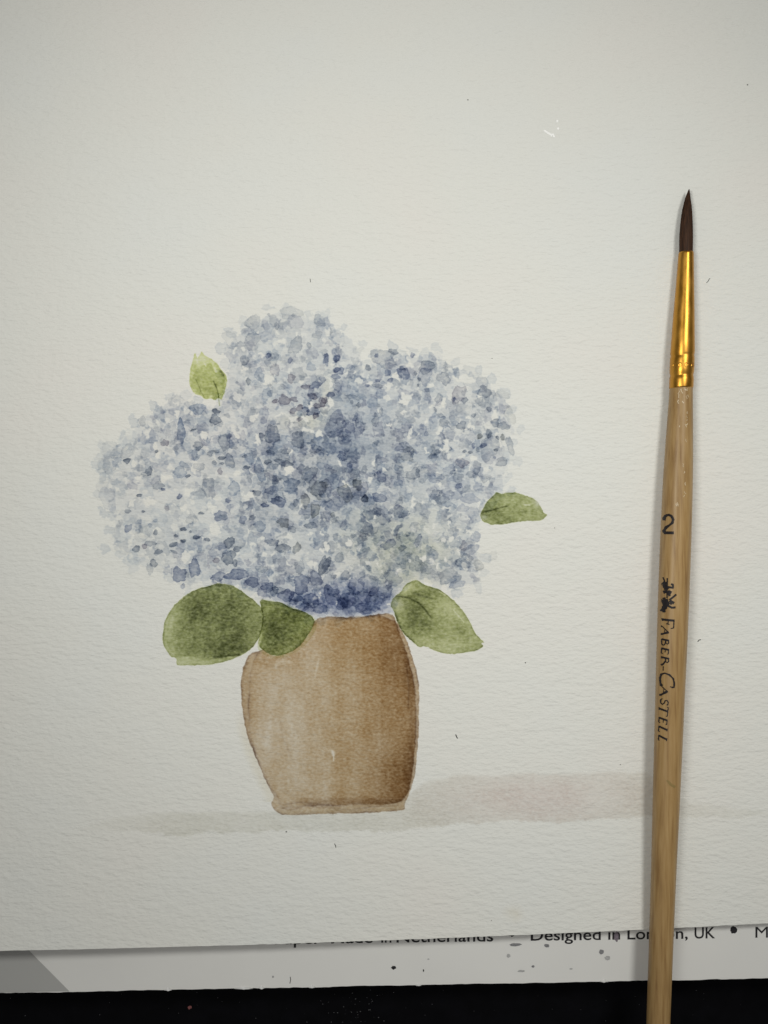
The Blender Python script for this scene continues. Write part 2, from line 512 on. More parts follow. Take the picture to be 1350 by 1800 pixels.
light = np.exp(-((ZX - 370) / 190.) ** 2 - ((ZY - 900) / 420.) ** 2)
right = sstep(560, 1180, ZX) ; corner = np.exp(-((ZX - 1100) / 170.) ** 2 - ((ZY - 1170) / 210.) ** 2)
rtop = np.exp(-((ZX - 1050) / 110.) ** 2 - ((ZY - 300) / 240.) ** 2)
rim = np.exp(-((ZX - 1145) / 38.) ** 2)
bottom = np.exp(-((ZY - 1275) / 22.) ** 2) * sstep(330, 800, ZX)
cloud2 = fbm(X, Y, 22, 58)
tan = (.58 - .27 * light) * m1 + m2 * (.12 + .34 * right + .35 * (cloud - .5) + .60 * (streak - .5) + .30 * (cloud2 - .5) - .16 * light)
tan = tan + m1 * (.16 * np.exp(-((ZY - 250) / 200.) ** 2) * sstep(500, 700, ZX))
umb = .08 * m1 + m2 * (.05 + .16 * right ** 1.6 * (.4 + 1.2 * streak2) + .30 * corner * (.2 + 1.5 * cloud) + .26 * rtop * (.4 + 1.2 * cloud2) + .34 * rim * (.1 + 1.5 * streak2) + .40 * bottom * (.3 + 1.4 * cloud2))
leftband = sstep(180, 90, ZX) * m1
tan = tan + .12 * leftband; umb = umb + .10 * leftband
lines = .62 * e2 * m1 * (.05 + 1.4 * vnoise(X, Y, 22, 61)) + .75 * e1 * (.05 + 1.4 * vnoise(X, Y, 15, 63))
arc = dline(X, Y, vz([(330, 1320), (480, 1300), (620, 1315), (760, 1325), (900, 1308), (1060, 1300)]))
lines += .5 * np.exp(-arc / 1.3) * m1 * vnoise(X, Y, 14, 65)
arc = dline(X, Y, vz([(350, 1295), (450, 1280), (560, 1290), (700, 1305)])); lines += .4 * np.exp(-arc / 1.0) * m1
arc = dline(X, Y, vz([(1118, 420), (1132, 560), (1128, 690)])); lines += .5 * np.exp(-arc / 1.1) * m1
arc = dline(X, Y, vz([(330, 780), (345, 880), (400, 1010)])); lines += .10 * np.exp(-arc / 1.2)
wht = np.exp(-(dline(X, Y, vz([(655, 960), (662, 985)])) / 2.8) ** 2) + np.exp(-(dline(X, Y, vz([(662, 985), (662, 1020)])) / 1.0) ** 2) \
    + .55 * np.exp(-(dline(X, Y, vz([(570, 385), (545, 500)])) / 2.0) ** 2) + .5 * np.exp(-(dline(X, Y, vz([(300, 440), (310, 400), (400, 405)])) / 2.4) ** 2) \
    + .3 * np.exp(-(dline(X, Y, vz([(690, 1130), (640, 1150)])) / 4) ** 2) + .2 * np.exp(-(dline(X, Y, vz([(400, 700), (380, 830)])) / 7) ** 2)
lift_ = 1 - .75 * np.clip(wht, 0, 1)
gran = .80 + .40 * tt
D = (tan[..., None] * np.array((.52, .86, 1.42)) + (umb)[..., None] * np.array((1.0, 1.25, 1.45)) + lines[..., None] * np.array((1.0, 1.15, 1.1))) * (lift_ * gran)[..., None]
halo = sstep(-16, 2, sdf(WX + 5, WY - 2, vase_out)) * (1 - m1) * sstep(560, 480, X) * sstep(1240, 1290, Y) * (Y < 1410)
D += halo[..., None] * np.array((.05, .08, .15))
sl_ = sdf(WX, WY, smooth_poly(zoomed(260, 980, 4.5, [(880, 330), (960, 345), (1050, 350), (1130, 400), (1230, 425), (1322, 480), (1300, 560), (1250, 640), (1180, 720), (1080, 770), (990, 782), (920, 740), (870, 700), (890, 600), (915, 480), (900, 400)]), 1))
D *= (1 - .9 * sstep(-1, 1, sl_))[..., None]
tag(paint_mesh('vase', X, Y, np.maximum(D, 0), 3.0e-5, sheet), 'rounded tan brown painted vase')

# ---- leaves
def leaf_paint(name, poly, base, dark, veins=(), lights=(), pale=None, inner=None, seed=0, label=None, dens=1.0, z=4.0e-5, edge=.5, smoothing=1, tint=(.70, .60, 1.42)):
    poly = smooth_poly(poly, smoothing)
    p = np.array(poly); x0, y0 = np.floor(p.min(0)) - 6; x1, y1 = np.ceil(p.max(0)) + 6
    X, Y = grid(x0, y0, x1, y1, 0.8)
    WX, WY = warp(X, Y, 1.3, 6, 200 + seed)
    s = sdf(WX, WY, poly); m = sstep(-.7, .7, s)
    e = np.exp(-np.maximum(s, 0) / 1.5)
    c1 = fbm(X, Y, 30, 210 + seed); c2 = fbm(X, Y, 6, 220 + seed, 3); tt = tooth(X, Y, 230 + seed)
    u = base + (c1 - .5) * .6 + (c2 - .5) * .32
    dk = np.zeros_like(X)
    for (bx, by, sx, sy, val) in dark:
        dk += val * np.exp(-((X - bx) / sx) ** 2 - ((Y - by) / sy) ** 2)
    if inner is not None:
        si = sdf(WX, WY, smooth_poly(inner, 1)); mi = sstep(-.8, .8, si)
        dk = dk * (.4 + .6 * mi) + .16 * mi + .30 * np.exp(-np.abs(si) / 1.2) * vnoise(X, Y, 9, 241 + seed)
    u = u + dk * (.72 + .56 * c2)
    for pts, wd, val in veins:
        u = u + val * np.exp(-(dline(X, Y, pts) / wd) ** 2)
    u = u + edge * e * (.35 + 1.5 * vnoise(X, Y, 8, 251 + seed))
    for pts, wd, val in lights:
        u = u * (1 - val * np.exp(-(dline(X, Y, pts) / wd) ** 2))
    u = np.maximum(u, .12) * m * dens * (.74 + .52 * tt)
    # more grey-brown in the darks, yellower in the lights
    mix = np.clip((u - .5) / 1.2, 0, 1)[..., None]
    D = 1.12 * u[..., None] * (np.array(tint) * (1 - mix) + np.array((1.00, .93, 1.36)) * mix)
    if pale is not None:
        for (bx, by, sx, sy, val) in pale:
            g = val * np.exp(-((X - bx) / sx) ** 2 - ((Y - by) / sy) ** 2)
            D = D * (1 - g)[..., None] + (g * m)[..., None] * np.array((.28, .27, .30)) * .6
    o = paint_mesh(name, X, Y, D, z, sheet)
    if label: o['label'] = label
    return o

lz = lambda p: zoomed(260, 980, 4.5, p)
# pale first wash showing around the dark middle leaf
leaf_paint('leaf_wash', lz([(880, 330), (1050, 350), (1230, 425), (1335, 480), (1335, 560), (1290, 640), (1210, 730), (1090, 790), (980, 800), (900, 760), (860, 700), (890, 600), (915, 480)]),
           .28, [], seed=9, dens=.55, z=3.4e-5, edge=.15)
leaf_paint('leaf', lz([(480, 225), (545, 205), (620, 205), (700, 235), (770, 290), (840, 340), (900, 390), (915, 480), (895, 600), (850, 690), (790, 745), (720, 782), (620, 822), (480, 850), (330, 852),
    (235, 858), (226, 838), (225, 795), (175, 780), (120, 690), (118, 600), (130, 500), (190, 400), (280, 310), (390, 245)]), .74,
    [(345, 1080, 28, 34, .55), (378, 1052, 50, 28, .40), (410, 1110, 48, 36, .55), (385, 1140, 60, 18, .55), (420, 1060, 30, 30, .3), (330, 1110, 22, 22, .20), (297, 1100, 13, 40, -.40), (325, 1162, 45, 8, -.45)],
    veins=[(lz([(520, 790), (640, 775), (720, 770)]), 2.0, .7), (lz([(430, 600), (560, 420), (700, 340)]), 3, .18)],
    inner=lz([(390, 245), (545, 205), (700, 235), (900, 390), (915, 480), (895, 600), (850, 690), (780, 745), (715, 772), (600, 792), (450, 812), (330, 770), (230, 792), (160, 720), (150, 600), (180, 460), (270, 330)]),
    seed=1, label='large olive green leaf left of the vase', dens=.95)
leaf_paint('leaf', lz([(880, 330), (960, 345), (1050, 350), (1130, 400), (1230, 425), (1322, 480), (1300, 560), (1250, 640), (1180, 720), (1080, 770), (990, 782), (920, 740), (870, 700), (890, 600), (915, 480), (900, 400)]),
    .98, [(480, 1100, 30, 34, .45), (500, 1115, 30, 26, .4), (520, 1080, 26, 20, .25)], veins=[(lz([(930, 560), (1000, 480), (1060, 440)]), 2.2, -.25), (lz([(900, 640), (905, 500)]), 1.6, -.3)],
    lights=[(lz([(880, 690), (895, 610)]), 1.6, .6)], seed=2, label='dark olive leaf overlapping the left shoulder of the vase', dens=1.02, z=4.5e-5)
rz = lambda p: zoomed(670, 1000, 6.75, p)
leaf_paint('leaf', rz([(100, 430), (160, 320), (230, 290), (290, 180), (370, 140), (440, 130), (500, 190), (600, 210), (700, 250), (800, 330), (900, 410), (990, 520), (1050, 620), (1090, 720), (1150, 810), (1232, 865),
    (1180, 880), (1215, 930), (1120, 975), (1000, 990), (880, 1005), (770, 1010), (680, 980), (600, 955), (540, 915), (440, 930), (380, 870), (300, 800), (230, 720), (180, 600), (150, 490)]),
    .80, [(735, 1075, 24, 30, .50), (765, 1040, 26, 14, .40), (745, 1100, 34, 22, .35), (720, 1060, 18, 18, .3), (812, 1110, 16, 16, .12)],
    veins=[(rz([(170, 325), (260, 330), (350, 350), (450, 410), (520, 480), (590, 575)]), 1.5, .75), (rz([(380, 290), (500, 320), (600, 350)]), 2.6, .35), (rz([(165, 520), (230, 720), (380, 870)]), 2.2, .55)],
    lights=[(rz([(860, 490), (920, 560), (980, 630)]), 1.3, .5), (rz([(270, 260), (330, 230)]), 5, .5), (rz([(690, 270), (760, 310)]), 1.2, .5)],
    pale=[(700, 1062, 11, 9, .5), (820, 1062, 10, 14, .25)], seed=3, label='green leaf right of the vase with a forked tip', dens=.93, smoothing=1)
fz = lambda p: zoomed(830, 850, 9, p)
leaf_paint('leaf', fz([(130, 480), (170, 400), (230, 290), (370, 150), (400, 140), (460, 165), (560, 140), (690, 140), (800, 175), (920, 212), (1010, 262), (1070, 340), (1120, 440), (1160, 485), (1190, 490), (1150, 540),
    (1100, 580), (1000, 590), (900, 580), (800, 600), (700, 605), (590, 625), (430, 652), (370, 640), (300, 655), (240, 620), (160, 595), (130, 540)]),
    .84, [(858, 893, 20, 16, .42), (880, 912, 26, 10, .35), (925, 900, 22, 10, .2), (900, 872, 30, 8, .15)],
    veins=[(fz([(170, 450), (300, 425), (420, 390), (545, 355)]), 1.3, .8), (fz([(400, 480), (500, 420)]), 2, .25)], lights=[(fz([(820, 335), (910, 340)]), 1.2, .7)],
    pale=[(946, 882, 7, 9, .8), (850, 909, 7, 4, .5)], seed=4, label='small half-moon leaf at the right of the flowers', dens=.95, edge=.35)
bz = lambda p: zoomed(320, 600, 15, p)
leaf_paint('leaf', bz([(350, 290), (385, 420), (430, 440), (480, 330), (520, 250), (570, 340), (680, 410), (780, 480), (860, 540), (960, 620), (1010, 720), (1130, 860), (1180, 960), (1180, 1100), (1130, 1300), (1070, 1500),
    (1040, 1550), (960, 1480), (860, 1550), (740, 1500), (600, 1530), (520, 1440), (380, 1400), (290, 1330), (200, 1150), (195, 1000), (210, 800), (260, 580), (310, 400)]), .50,
    [(365, 672, 22, 26, .10), (372, 690, 12, 12, .12), (393, 658, 8, 10, .3)],
    veins=[(bz([(830, 1050), (920, 1250), (960, 1400), (990, 1690)]), 1.0, .7), (bz([(360, 1000), (430, 1150), (500, 1330), (600, 1500)]), 1.0, .4), (bz([(1000, 780), (1090, 900)]), 2.5, .5)],
    lights=[(bz([(600, 590), (630, 650)]), 1.2, .7), (bz([(850, 690), (900, 800)]), 2.0, .6), (bz([(400, 430), (400, 560)]), 1.3, .35), (bz([(740, 1470), (780, 1440)]), 2.2, .6)],
    inner=bz([(210, 1060), (290, 960), (340, 800), (440, 710), (570, 640), (700, 620), (750, 570), (790, 640), (830, 760), (900, 850), (1000, 760), (1130, 900), (1120, 1100), (1080, 1300), (1000, 1440), (860, 1540), (640, 1520),
              (540, 1420), (350, 1360)]), seed=5, label='small yellow-green bud leaf at the upper left of the flowers', dens=1.0, edge=.25, z=4.5e-5, tint=(.50, .38, 1.45))
X, Y = grid(376, 690, 392, 716, .8)      # stalk below the bud
u = .75 * np.exp(-(dline(X, Y, bz([(950, 1380), (970, 1550), (990, 1690)])) / 1.0) ** 2)
paint_mesh('stalk', X, Y, u[..., None] * np.array((.8, .65, 1.2)), 5.0e-5, sheet)

# ---- hydrangea heads
outline = [(430, 565), (470, 545), (505, 540), (545, 552), (575, 553), (605, 578), (635, 603), (645, 640), (657, 618), (690, 608), (720, 618), (770, 615), (800, 638), (840, 652), (862, 668), (885, 690), (900, 720),
    (915, 755), (902, 780), (906, 810), (892, 840), (895, 865), (860, 888), (848, 905), (835, 940), (848, 980), (850, 1010), (840, 1035), (800, 1040), (765, 1030), (740, 1022), (712, 1030), (692, 1078), (650, 1084), (600, 1090),
    (565, 1086), (540, 1084), (505, 1070), (460, 1056), (425, 1040), (370, 1030), (330, 1035), (300, 1015), (260, 990), (235, 1000), (215, 975), (185, 965), (195, 930), (185, 900), (172, 870), (180, 840), (168, 815), (180, 785),
    (215, 765), (235, 740), (270, 715), (300, 695), (325, 692), (345, 705), (385, 702), (400, 690), (388, 660), (400, 640), (390, 610), (405, 585)]
HX, HY = grid(150, 520, 940, 1110, 1.0)
S_out = sdf(HX, HY, outline)

TONE = [(560, 820, 110, 90, .38), (625, 730, 60, 70, .16), (470, 800, 60, 60, .16), (600, 890, 80, 50, .35), (620, 1060, 90, 34, .75), (480, 1040, 90, 26, .55), (500, 850, 80, 80, .22), (520, 700, 50, 30, .22), (740, 780, 100, 90, .26), (640, 930, 90, 60, .26),
        (240, 930, 80, 70, -.24), (340, 880, 110, 80, -.06), (400, 920, 60, 40, -.10), (330, 770, 60, 40, .06), (885, 720, 35, 70, -.16), (220, 820, 60, 50, -.10), (500, 555, 110, 25, -.12), (540, 740, 40, 14, -.3), (380, 840, 50, 40, -.08), (690, 1000, 60, 30, .15),
        (820, 1010, 40, 40, -.05), (770, 650, 50, 30, -.06), (590, 1000, 50, 30, .12), (400, 990, 80, 30, .24), (460, 920, 60, 60, .12), (300, 960, 50, 40, .06)]
def tone(x, y):
    t = np.full(np.shape(x), .36)
    for a, b_, sx, sy, v_ in TONE:
        t = t + v_ * np.exp(-((x - a) / sx) ** 2 - ((y - b_) / sy) ** 2)
    return np.clip(t, .04, 1.4)
tone_map = tone(HX, HY)
WX1 = (fbm(HX, HY, 11, 301, 3) - .5) * 11; WY1 = (fbm(HX, HY, 11, 302, 3) - .5) * 11
WX2 = (fbm(HX, HY, 4.5, 303, 2) - .5) * 6.5; WY2 = (fbm(HX, HY, 4.5, 304, 2) - .5) * 6.5
hx0, hy0 = 150, 520
rnd = random.Random(11)

def inside(x, y, marg=0):
    ix, iy = int(round(x - hx0)), int(round(y - hy0))
    if 0 <= iy < S_out.shape[0] and 0 <= ix < S_out.shape[1]:
        return S_out[iy, ix] > marg
    return False

def layer(blobs, warp_k=1.0):
    """union of dabs: returns distance-to-edge field in px and each pixel's own strength"""
    F = np.full(HX.shape, -50.0); V = np.zeros(HX.shape)
    for (x, y, rx, ry, a, val) in blobs:
        R = int(max(rx, ry) * 1.3 + 10)
        j0, j1 = max(0, int(x - hx0) - R), min(HX.shape[1], int(x - hx0) + R)
        i0, i1 = max(0, int(y - hy0) - R), min(HX.shape[0], int(y - hy0) + R)
        if j1 <= j0 or i1 <= i0: continue
        sl = (slice(i0, i1), slice(j0, j1))
        dx = HX[sl] - x + (WX1[sl] + WX2[sl]) * warp_k; dy = HY[sl] - y + (WY1[sl] + WY2[sl]) * warp_k
        ca, sa = math.cos(a), math.sin(a)
        u, w = dx * ca + dy * sa, -dx * sa + dy * ca
        f = (1 - np.sqrt((u / rx) ** 2 + (w / ry) ** 2)) * min(rx, ry)
        up_ = f > F[sl]
        F[sl] = np.where(up_, f, F[sl]); V[sl] = np.where(up_, val, V[sl])
    return F, V

def deposit(F, V, seed, soft=.7, edge=.5):
    softm = soft + 1.0 * sstep(.6, .85, fbm(HX, HY, 45, seed))        # here and there the edge ran wet
    m = sstep(-1, 1, F / softm)
    e = np.exp(-np.maximum(F, 0) / 1.4) * (.25 + vnoise(HX, HY, 12, seed + 3) * 1.6)
    return V * m * (.80 + .45 * (fbm(HX, HY, 14, seed + 5, 3) - .5) + edge * e)

Dh = np.zeros(HX.shape + (3,))
# an even first wash under everything
base_w = sstep(-1.2, 1.2, S_out - 9 + (WX1 + WY2) * .9) * (.03 + .10 * fbm(HX, HY, 40, 391) + .36 * tone_map * fbm(HX, HY, 25, 393))
Dh += base_w[..., None] * np.array((1., .85, .56))
# first pale washes
for s in range(3):
    bl = []
    while len(bl) < 190:
        x, y = rnd.uniform(165, 915), rnd.uniform(535, 1092)
        if inside(x, y, 9 if s else 5):
            r = rnd.uniform(9, 19); bl.append((x, y, r, r * rnd.uniform(.6, 1), rnd.uniform(0, 3.14), rnd.uniform(.06, .15)))
    if s == 0:      # rounded petals on the rim
        op = np.array(outline + [outline[0]])
        for i in range(len(outline)):
            for tq in (0,):
                x, y = op[i]; x += (530 - x) * -.004; y += (820 - y) * -.004
                bl.append((x + rnd.uniform(-3, 3), y + rnd.uniform(-3, 3), rnd.uniform(7, 13), rnd.uniform(5, 9), rnd.uniform(0, 3.14), rnd.uniform(.10, .20)))
    F, V = layer(bl)
    pig = (BLUE, SLATE, np.array((1., .78, .52)))[s]
    d = deposit(F, V, 400 + s, edge=.8)
    Dh += d[..., None] * pig
# mid washes
for s in range(4):
    bl = []
    while len(bl) < 270:
        x, y = rnd.uniform(170, 905), rnd.uniform(540, 1088)
        tv = float(tone(x, y))
        if inside(x, y, 8) and rnd.random() < min(1, tv * 1.25 + .04):
            r = rnd.uniform(5, 12); bl.append((x, y, r, r * rnd.uniform(.45, 1), rnd.uniform(0, 3.14), rnd.uniform(.12, .29) * (.66 + 1.05 * tv)))
    F, V = layer(bl, 1.25)
    pig = (BLUE, SLATE, INDIGO, VIOLET * np.array((1.02, .94, .85)))[s]
    d = deposit(F, V, 420 + s, edge=.9)
    Dh += d[..., None] * pig
# small touches
for s in range(2):
    bl = []
    while len(bl) < 330:
        x, y = rnd.uniform(175, 900), rnd.uniform(545, 1086)
        tv = float(tone(x, y))
        if inside(x, y, 8) and rnd.random() < min(1, tv * 1.1 + .10):
            r = rnd.uniform(2.5, 6); bl.append((x, y, r, r * rnd.uniform(.5, 1), rnd.uniform(0, 3.14), rnd.uniform(.16, .42) * (.7 + .6 * tv)))
    F, V = layer(bl, .85)
    d = deposit(F, V, 440 + s, edge=.5)
    Dh += d[..., None] * (BLUE, SLATE)[s]
# wet-in-wet tints: blue foot over the vase, green in the lower right, cream by the junction
blob_ = lambda a, b_, sx, sy: np.exp(-((HX - a) / sx) ** 2 - ((HY - b_) / sy) ** 2)
inm = sstep(-2, 3, S_out + (WX1 + WY2) * .6)
foot = (blob_(630, 1058, 75, 30) * .90 + blob_(540, 1060, 60, 20) * .5) * inm * (.45 + 1.1 * fbm(HX, HY, 18, 471))
Dh += foot[..., None] * np.array((1, .87, .5)) * .80
wet = (blob_(640, 770, 60, 70) * .10 + blob_(560, 850, 90, 60) * .20 + blob_(700, 800, 80, 60) * .10) * inm * (.3 + 1.4 * fbm(HX, HY, 24, 473))
Dh += wet[..., None] * SLATE
grn = (blob_(730, 970, 60, 60) * .20 + blob_(650, 950, 60, 50) * .12 + blob_(690, 1010, 40, 30) * .12) * inm * (.2 + 1.6 * fbm(HX, HY, 20, 475))
Dh += grn[..., None] * OLIVE
crm = (blob_(535, 742, 40, 16) + blob_(575, 690, 14, 40) * .6) * inm
Dh += crm[..., None] * np.array((.02, .04, .13))
# a wet slate wash of the right head with a crisp edge where it meets the top head
sw = sdf(HX + WX1 * .7 + WX2 * .5, HY + WY1 * .7 + WY2 * .5, [(604, 662), (596, 690), (578, 722), (571, 752), (576, 790), (600, 815), (660, 815), (730, 790), (740, 700), (700, 650), (650, 650)])
fade = sstep(760, 600, HX) * sstep(840, 770, HY) * sstep(640, 690, HY)
Dh += ((.20 * sstep(-.9, .9, sw) + .14 * np.exp(-np.abs(sw) / 1.5)) * fade * (.5 + 1.0 * fbm(HX, HY, 16, 477)))[..., None] * BLUE
# paper left white between the touches
Z1 = lambda L_: [(150 + x / 3, 500 + y / 3, a / 3, b_ / 3) for x, y, a, b_ in L_]
Z2 = lambda L_: [(550 + x / 3, 550 + y / 3, a / 3, b_ / 3) for x, y, a, b_ in L_]
gaps = Z1([(625, 790, 22, 30), (905, 810, 20, 32), (1080, 880, 18, 34), (1090, 980, 34, 18), (860, 1115, 40, 22), (800, 795, 18, 14), (575, 975, 22, 34), (550, 1085, 26, 30), (690, 1280, 36, 46), (540, 1430, 34, 36),
    (800, 1000, 30, 24), (750, 1525, 30, 12), (660, 1560, 20, 14), (385, 1290, 20, 20), (380, 870, 16, 34), (1040, 300, 24, 24), (1115, 265, 9, 14), (960, 500, 24, 32), (930, 370, 9, 14), (1300, 610, 12, 40), (1190, 640, 18, 26),
    (1170, 770, 42, 12), (1020, 690, 38, 12), (1080, 715, 18, 12), (1290, 525, 9, 12), (850, 440, 30, 10), (480, 690, 14, 24), (860, 1300, 12, 16), (930, 1350, 10, 20), (1180, 1310, 16, 10), (1280, 1390, 18, 14), (990, 1420, 12, 16),
    (1200, 1480, 26, 14), (900, 1640, 14, 14), (430, 1020, 40, 22), (340, 1150, 30, 22), (660, 1180, 18, 26), (240, 1360, 14, 34), (1140, 1170, 8, 20), (1240, 1640, 12, 12), (1070, 1470, 10, 16), (880, 1370, 14, 12), (240, 1150, 14, 20)]) \
  + Z2([(325, 790, 14, 16), (510, 640, 12, 40), (660, 620, 18, 38), (700, 710, 14, 48), (400, 590, 26, 10), (590, 570, 7, 14), (170, 900, 20, 12), (815, 560, 10, 20), (820, 815, 9, 22), (510, 450, 42, 24), (440, 345, 22, 18),
    (505, 260, 9, 18), (625, 395, 12, 14), (690, 470, 12, 22), (790, 350, 62, 20), (960, 540, 22, 24), (990, 700, 7, 36), (880, 440, 10, 20), (700, 1300, 6, 22), (660, 1340, 4, 20), (825, 1160, 20, 10), (690, 1190, 5, 20),
    (75, 1230, 14, 12), (345, 1330, 6, 7), (690, 1030, 40, 7), (575, 995, 13, 5), (530, 1000, 8, 38), (870, 1000, 5, 24), (140, 800, 10, 22), (100, 480, 10, 34), (30, 640, 26, 22), (90, 370, 7, 28), (225, 310, 10, 12),
    (300, 880, 16, 16), (350, 520, 7, 20), (830, 600, 34, 14), (845, 770, 14, 26), (480, 530, 12, 10), (560, 640, 8, 8), (720, 1110, 5, 18), (770, 1260, 8, 14), (400, 740, 6, 10), (600, 720, 10, 14), (930, 830, 20, 10),
    (40, 1160, 8, 12), (330, 1080, 10, 6), (255, 1240, 5, 12), (120, 1535, 6, 10), (400, 1545, 10, 8), (20, 1500, 8, 10)])
gb = []
for x, y, rx, ry in gaps:            # each gap a ragged shard: two or three overlapping slivers
    for _ in range(3):
        gb.append((x + rnd.uniform(-.45, .45) * rx, y + rnd.uniform(-.45, .45) * ry, max(rx * rnd.uniform(.45, .85), 1.5), max(ry * rnd.uniform(.45, .85), 1.5), rnd.uniform(-.6, .6), 1.0))
F, V = layer(gb, 1.0); gap = sstep(-.7, .7, F) * .93
gb = []
while len(gb) < 360:
    x, y = rnd.uniform(175, 900), rnd.uniform(550, 1085); tv = float(tone(x, y))
    if inside(x, y, 4) and rnd.random() > tv * 1.35:
        r = rnd.uniform(2.2, 7.0); gb.append((x, y, r, max(1.4, r * rnd.uniform(.3, .85)), rnd.uniform(0, 3.14), rnd.uniform(.5, .95)))
F, V = layer(gb, .9); gap = np.maximum(gap, sstep(-.7, .7, F) * V)
Dh *= (1 - gap)[..., None]
Dh *= (.80 + .40 * tooth(HX, HY, 77))[..., None]
Dh = np.where(Dh < .004, 0, Dh)

# which of the three heads each spot of paint belongs to
heads = [('flower_head', 515, 645, 1.0, 'pale top hydrangea head behind the other two'), ('flower_head', 372, 890, 1.45, 'wide left hydrangea head with white gaps and dark dabs'),
         ('flower_head', 735, 830, 1.45, 'right hydrangea head with crisp dark-edged petals')]
dist = np.stack([np.hypot(HX + WX1 - hx_, HY + WY1 - hy_) / w for _, hx_, hy_, w, _ in heads])
own = dist.argmin(0)
head_obj = []
for i, (nm, _, _, _, lab) in enumerate(heads):
    o = paint_mesh(nm, HX, HY, Dh, 2.0e-5, sheet, keep=(own == i), thr=.02)
    o['label'] = lab; head_obj.append(o)

# ---- single dabs that stand out: each one a petal of its head
DABS1 = """595 655 38 34 .42 B|690 668 20 14 .8 S|685 712 34 26 .6 S|505 775 24 60 .55 B|595 850 28 22 .5 S|590 890 30 38 .3 B|220 930 18 16 .8 S|335 985 18 26 .6 S|375 880 9 9 .8 S|420 835 22 18 .4 V|300 720 22 26 .25 S
540 1010 14 9 .7 S|385 1060 28 26 .35 S|410 1080 12 8 .8 I|285 1112 14 10 .8 S|497 1118 16 12 .65 I|305 1196 10 6 .8 S|222 1195 16 12 .4 S|225 1285 20 22 .4 I|285 1250 12 14 .3 B|340 1270 10 12 .3 B|370 1245 10 10 .3 B
268 1395 22 18 .5 S|312 1380 14 16 .4 V|340 1365 30 16 .4 S|370 1308 12 14 .5 S|385 1410 22 16 .4 S|515 1290 17 11 .9 S|517 1352 16 9 .95 S|478 1325 14 8 .8 S|585 1333 20 11 .85 S|462 1372 22 13 .55 S|468 1410 22 6 .5 S
555 1303 8 6 .6 S|642 1345 16 10 .6 S|715 1220 34 30 .5 I|610 1205 14 8 .7 S|430 1180 12 18 .3 V|360 1470 20 22 .4 S|340 1500 16 34 .25 S|495 1530 34 46 .55 I|575 1495 28 52 .6 I|515 1590 14 14 .35 I|750 1140 14 12 .7 I
945 1163 20 13 .9 I|785 1075 34 36 .32 B|850 965 18 10 .7 S|718 915 20 10 .8 S|720 945 12 8 .5 S|660 890 18 16 .4 S|690 880 16 10 .5 S|680 940 14 12 .4 S|760 800 12 14 .5 I|735 830 30 50 .34 S|840 905 14 8 .5 S
930 800 16 20 .5 S|760 930 26 40 .36 S|710 985 12 20 .4 V|600 960 30 22 .25 S|520 950 30 14 .3 B|500 990 36 30 .25 B|570 765 16 6 .7 S|985 790 36 56 .42 S|1120 820 38 42 .42 S|1060 880 25 16 .45 S|975 885 22 14 .4 S
920 980 28 56 .42 B|960 935 20 14 .7 S|1045 940 46 18 .6 S|1005 1030 24 22 .5 S|905 1100 22 18 .5 S|980 1085 30 25 .4 I|1020 1145 46 24 .7 I|1085 1060 46 36 .35 B|1160 1140 24 36 .45 G|1210 1190 28 34 .5 G|1220 1075 50 42 .36 S
1180 1000 36 46 .34 S|1215 870 30 22 .4 S|1190 1270 30 20 .5 S|1110 1150 16 20 .35 S|920 1275 36 26 .35 B|880 1230 18 14 .5 S|830 1240 20 22 .4 I|1045 1255 30 28 .5 G|1090 1290 24 18 .45 S|985 1360 34 20 .45 S|1040 1390 40 22 .5 S
1115 1390 20 30 .5 G|760 1360 28 30 .7 S|800 1395 22 14 .5 S|755 1440 36 40 .5 S|690 1455 18 14 .4 V|790 1470 14 20 .5 S|800 1530 60 30 .6 I|880 1570 40 24 .6 I|700 1540 40 22 .55 I|960 1600 32 28 .5 I|930 1500 30 20 .3 S
1140 1580 46 50 .55 I|1215 1550 34 38 .4 I|1130 1490 24 40 .3 S|1260 1480 26 56 .45 S|1060 1640 38 38 .6 I|1190 1660 40 36 .6 I|1300 1640 46 50 .5 I|1150 1700 40 20 .5 I|880 300 44 46 .20 S|840 400 22 30 .35 S|965 375 16 14 .6 I
985 400 36 40 .22 S|920 480 26 36 .3 B|1000 450 24 36 .22 V|1110 320 36 46 .25 S|1180 320 14 16 .3 S|1270 395 14 32 .5 I|1325 390 18 20 .4 I|1080 400 14 14 .5 I|1085 495 22 24 .45 V|1190 435 24 24 .28 B|1325 450 20 14 .6 I
1320 485 22 16 .45 I|860 510 14 18 .55 S|955 580 26 36 .25 B|1000 615 14 14 .6 V|1050 610 36 24 .5 V|1100 605 20 14 .5 V|1165 540 24 14 .65 V|1215 530 30 20 .6 I|1200 590 24 18 .5 V|1250 620 20 26 .55 V|1200 670 34 24 .65 I
1130 650 20 16 .5 V|1095 665 20 14 .4 V|1130 710 16 12 .4 V|1160 660 22 16 .5 I|1295 580 20 17 .8 I|1330 540 20 30 .3 I|1235 190 30 34 .22 S|1085 150 54 38 .16 S|885 200 38 44 .15 S|765 290 38 48 .09 S|1225 265 28 20 .22 S
1010 220 14 20 .25 S|390 680 28 44 .18 B|120 1130 44 66 .12 I|130 950 40 50 .12 S|220 880 34 40 .16 S|300 1320 40 40 .08 G|455 780 40 50 .10 S|650 1070 40 50 .22 S|870 900 36 40 .25 B|700 1400 44 44 .22 I|560 1240 30 24 .16 S"""
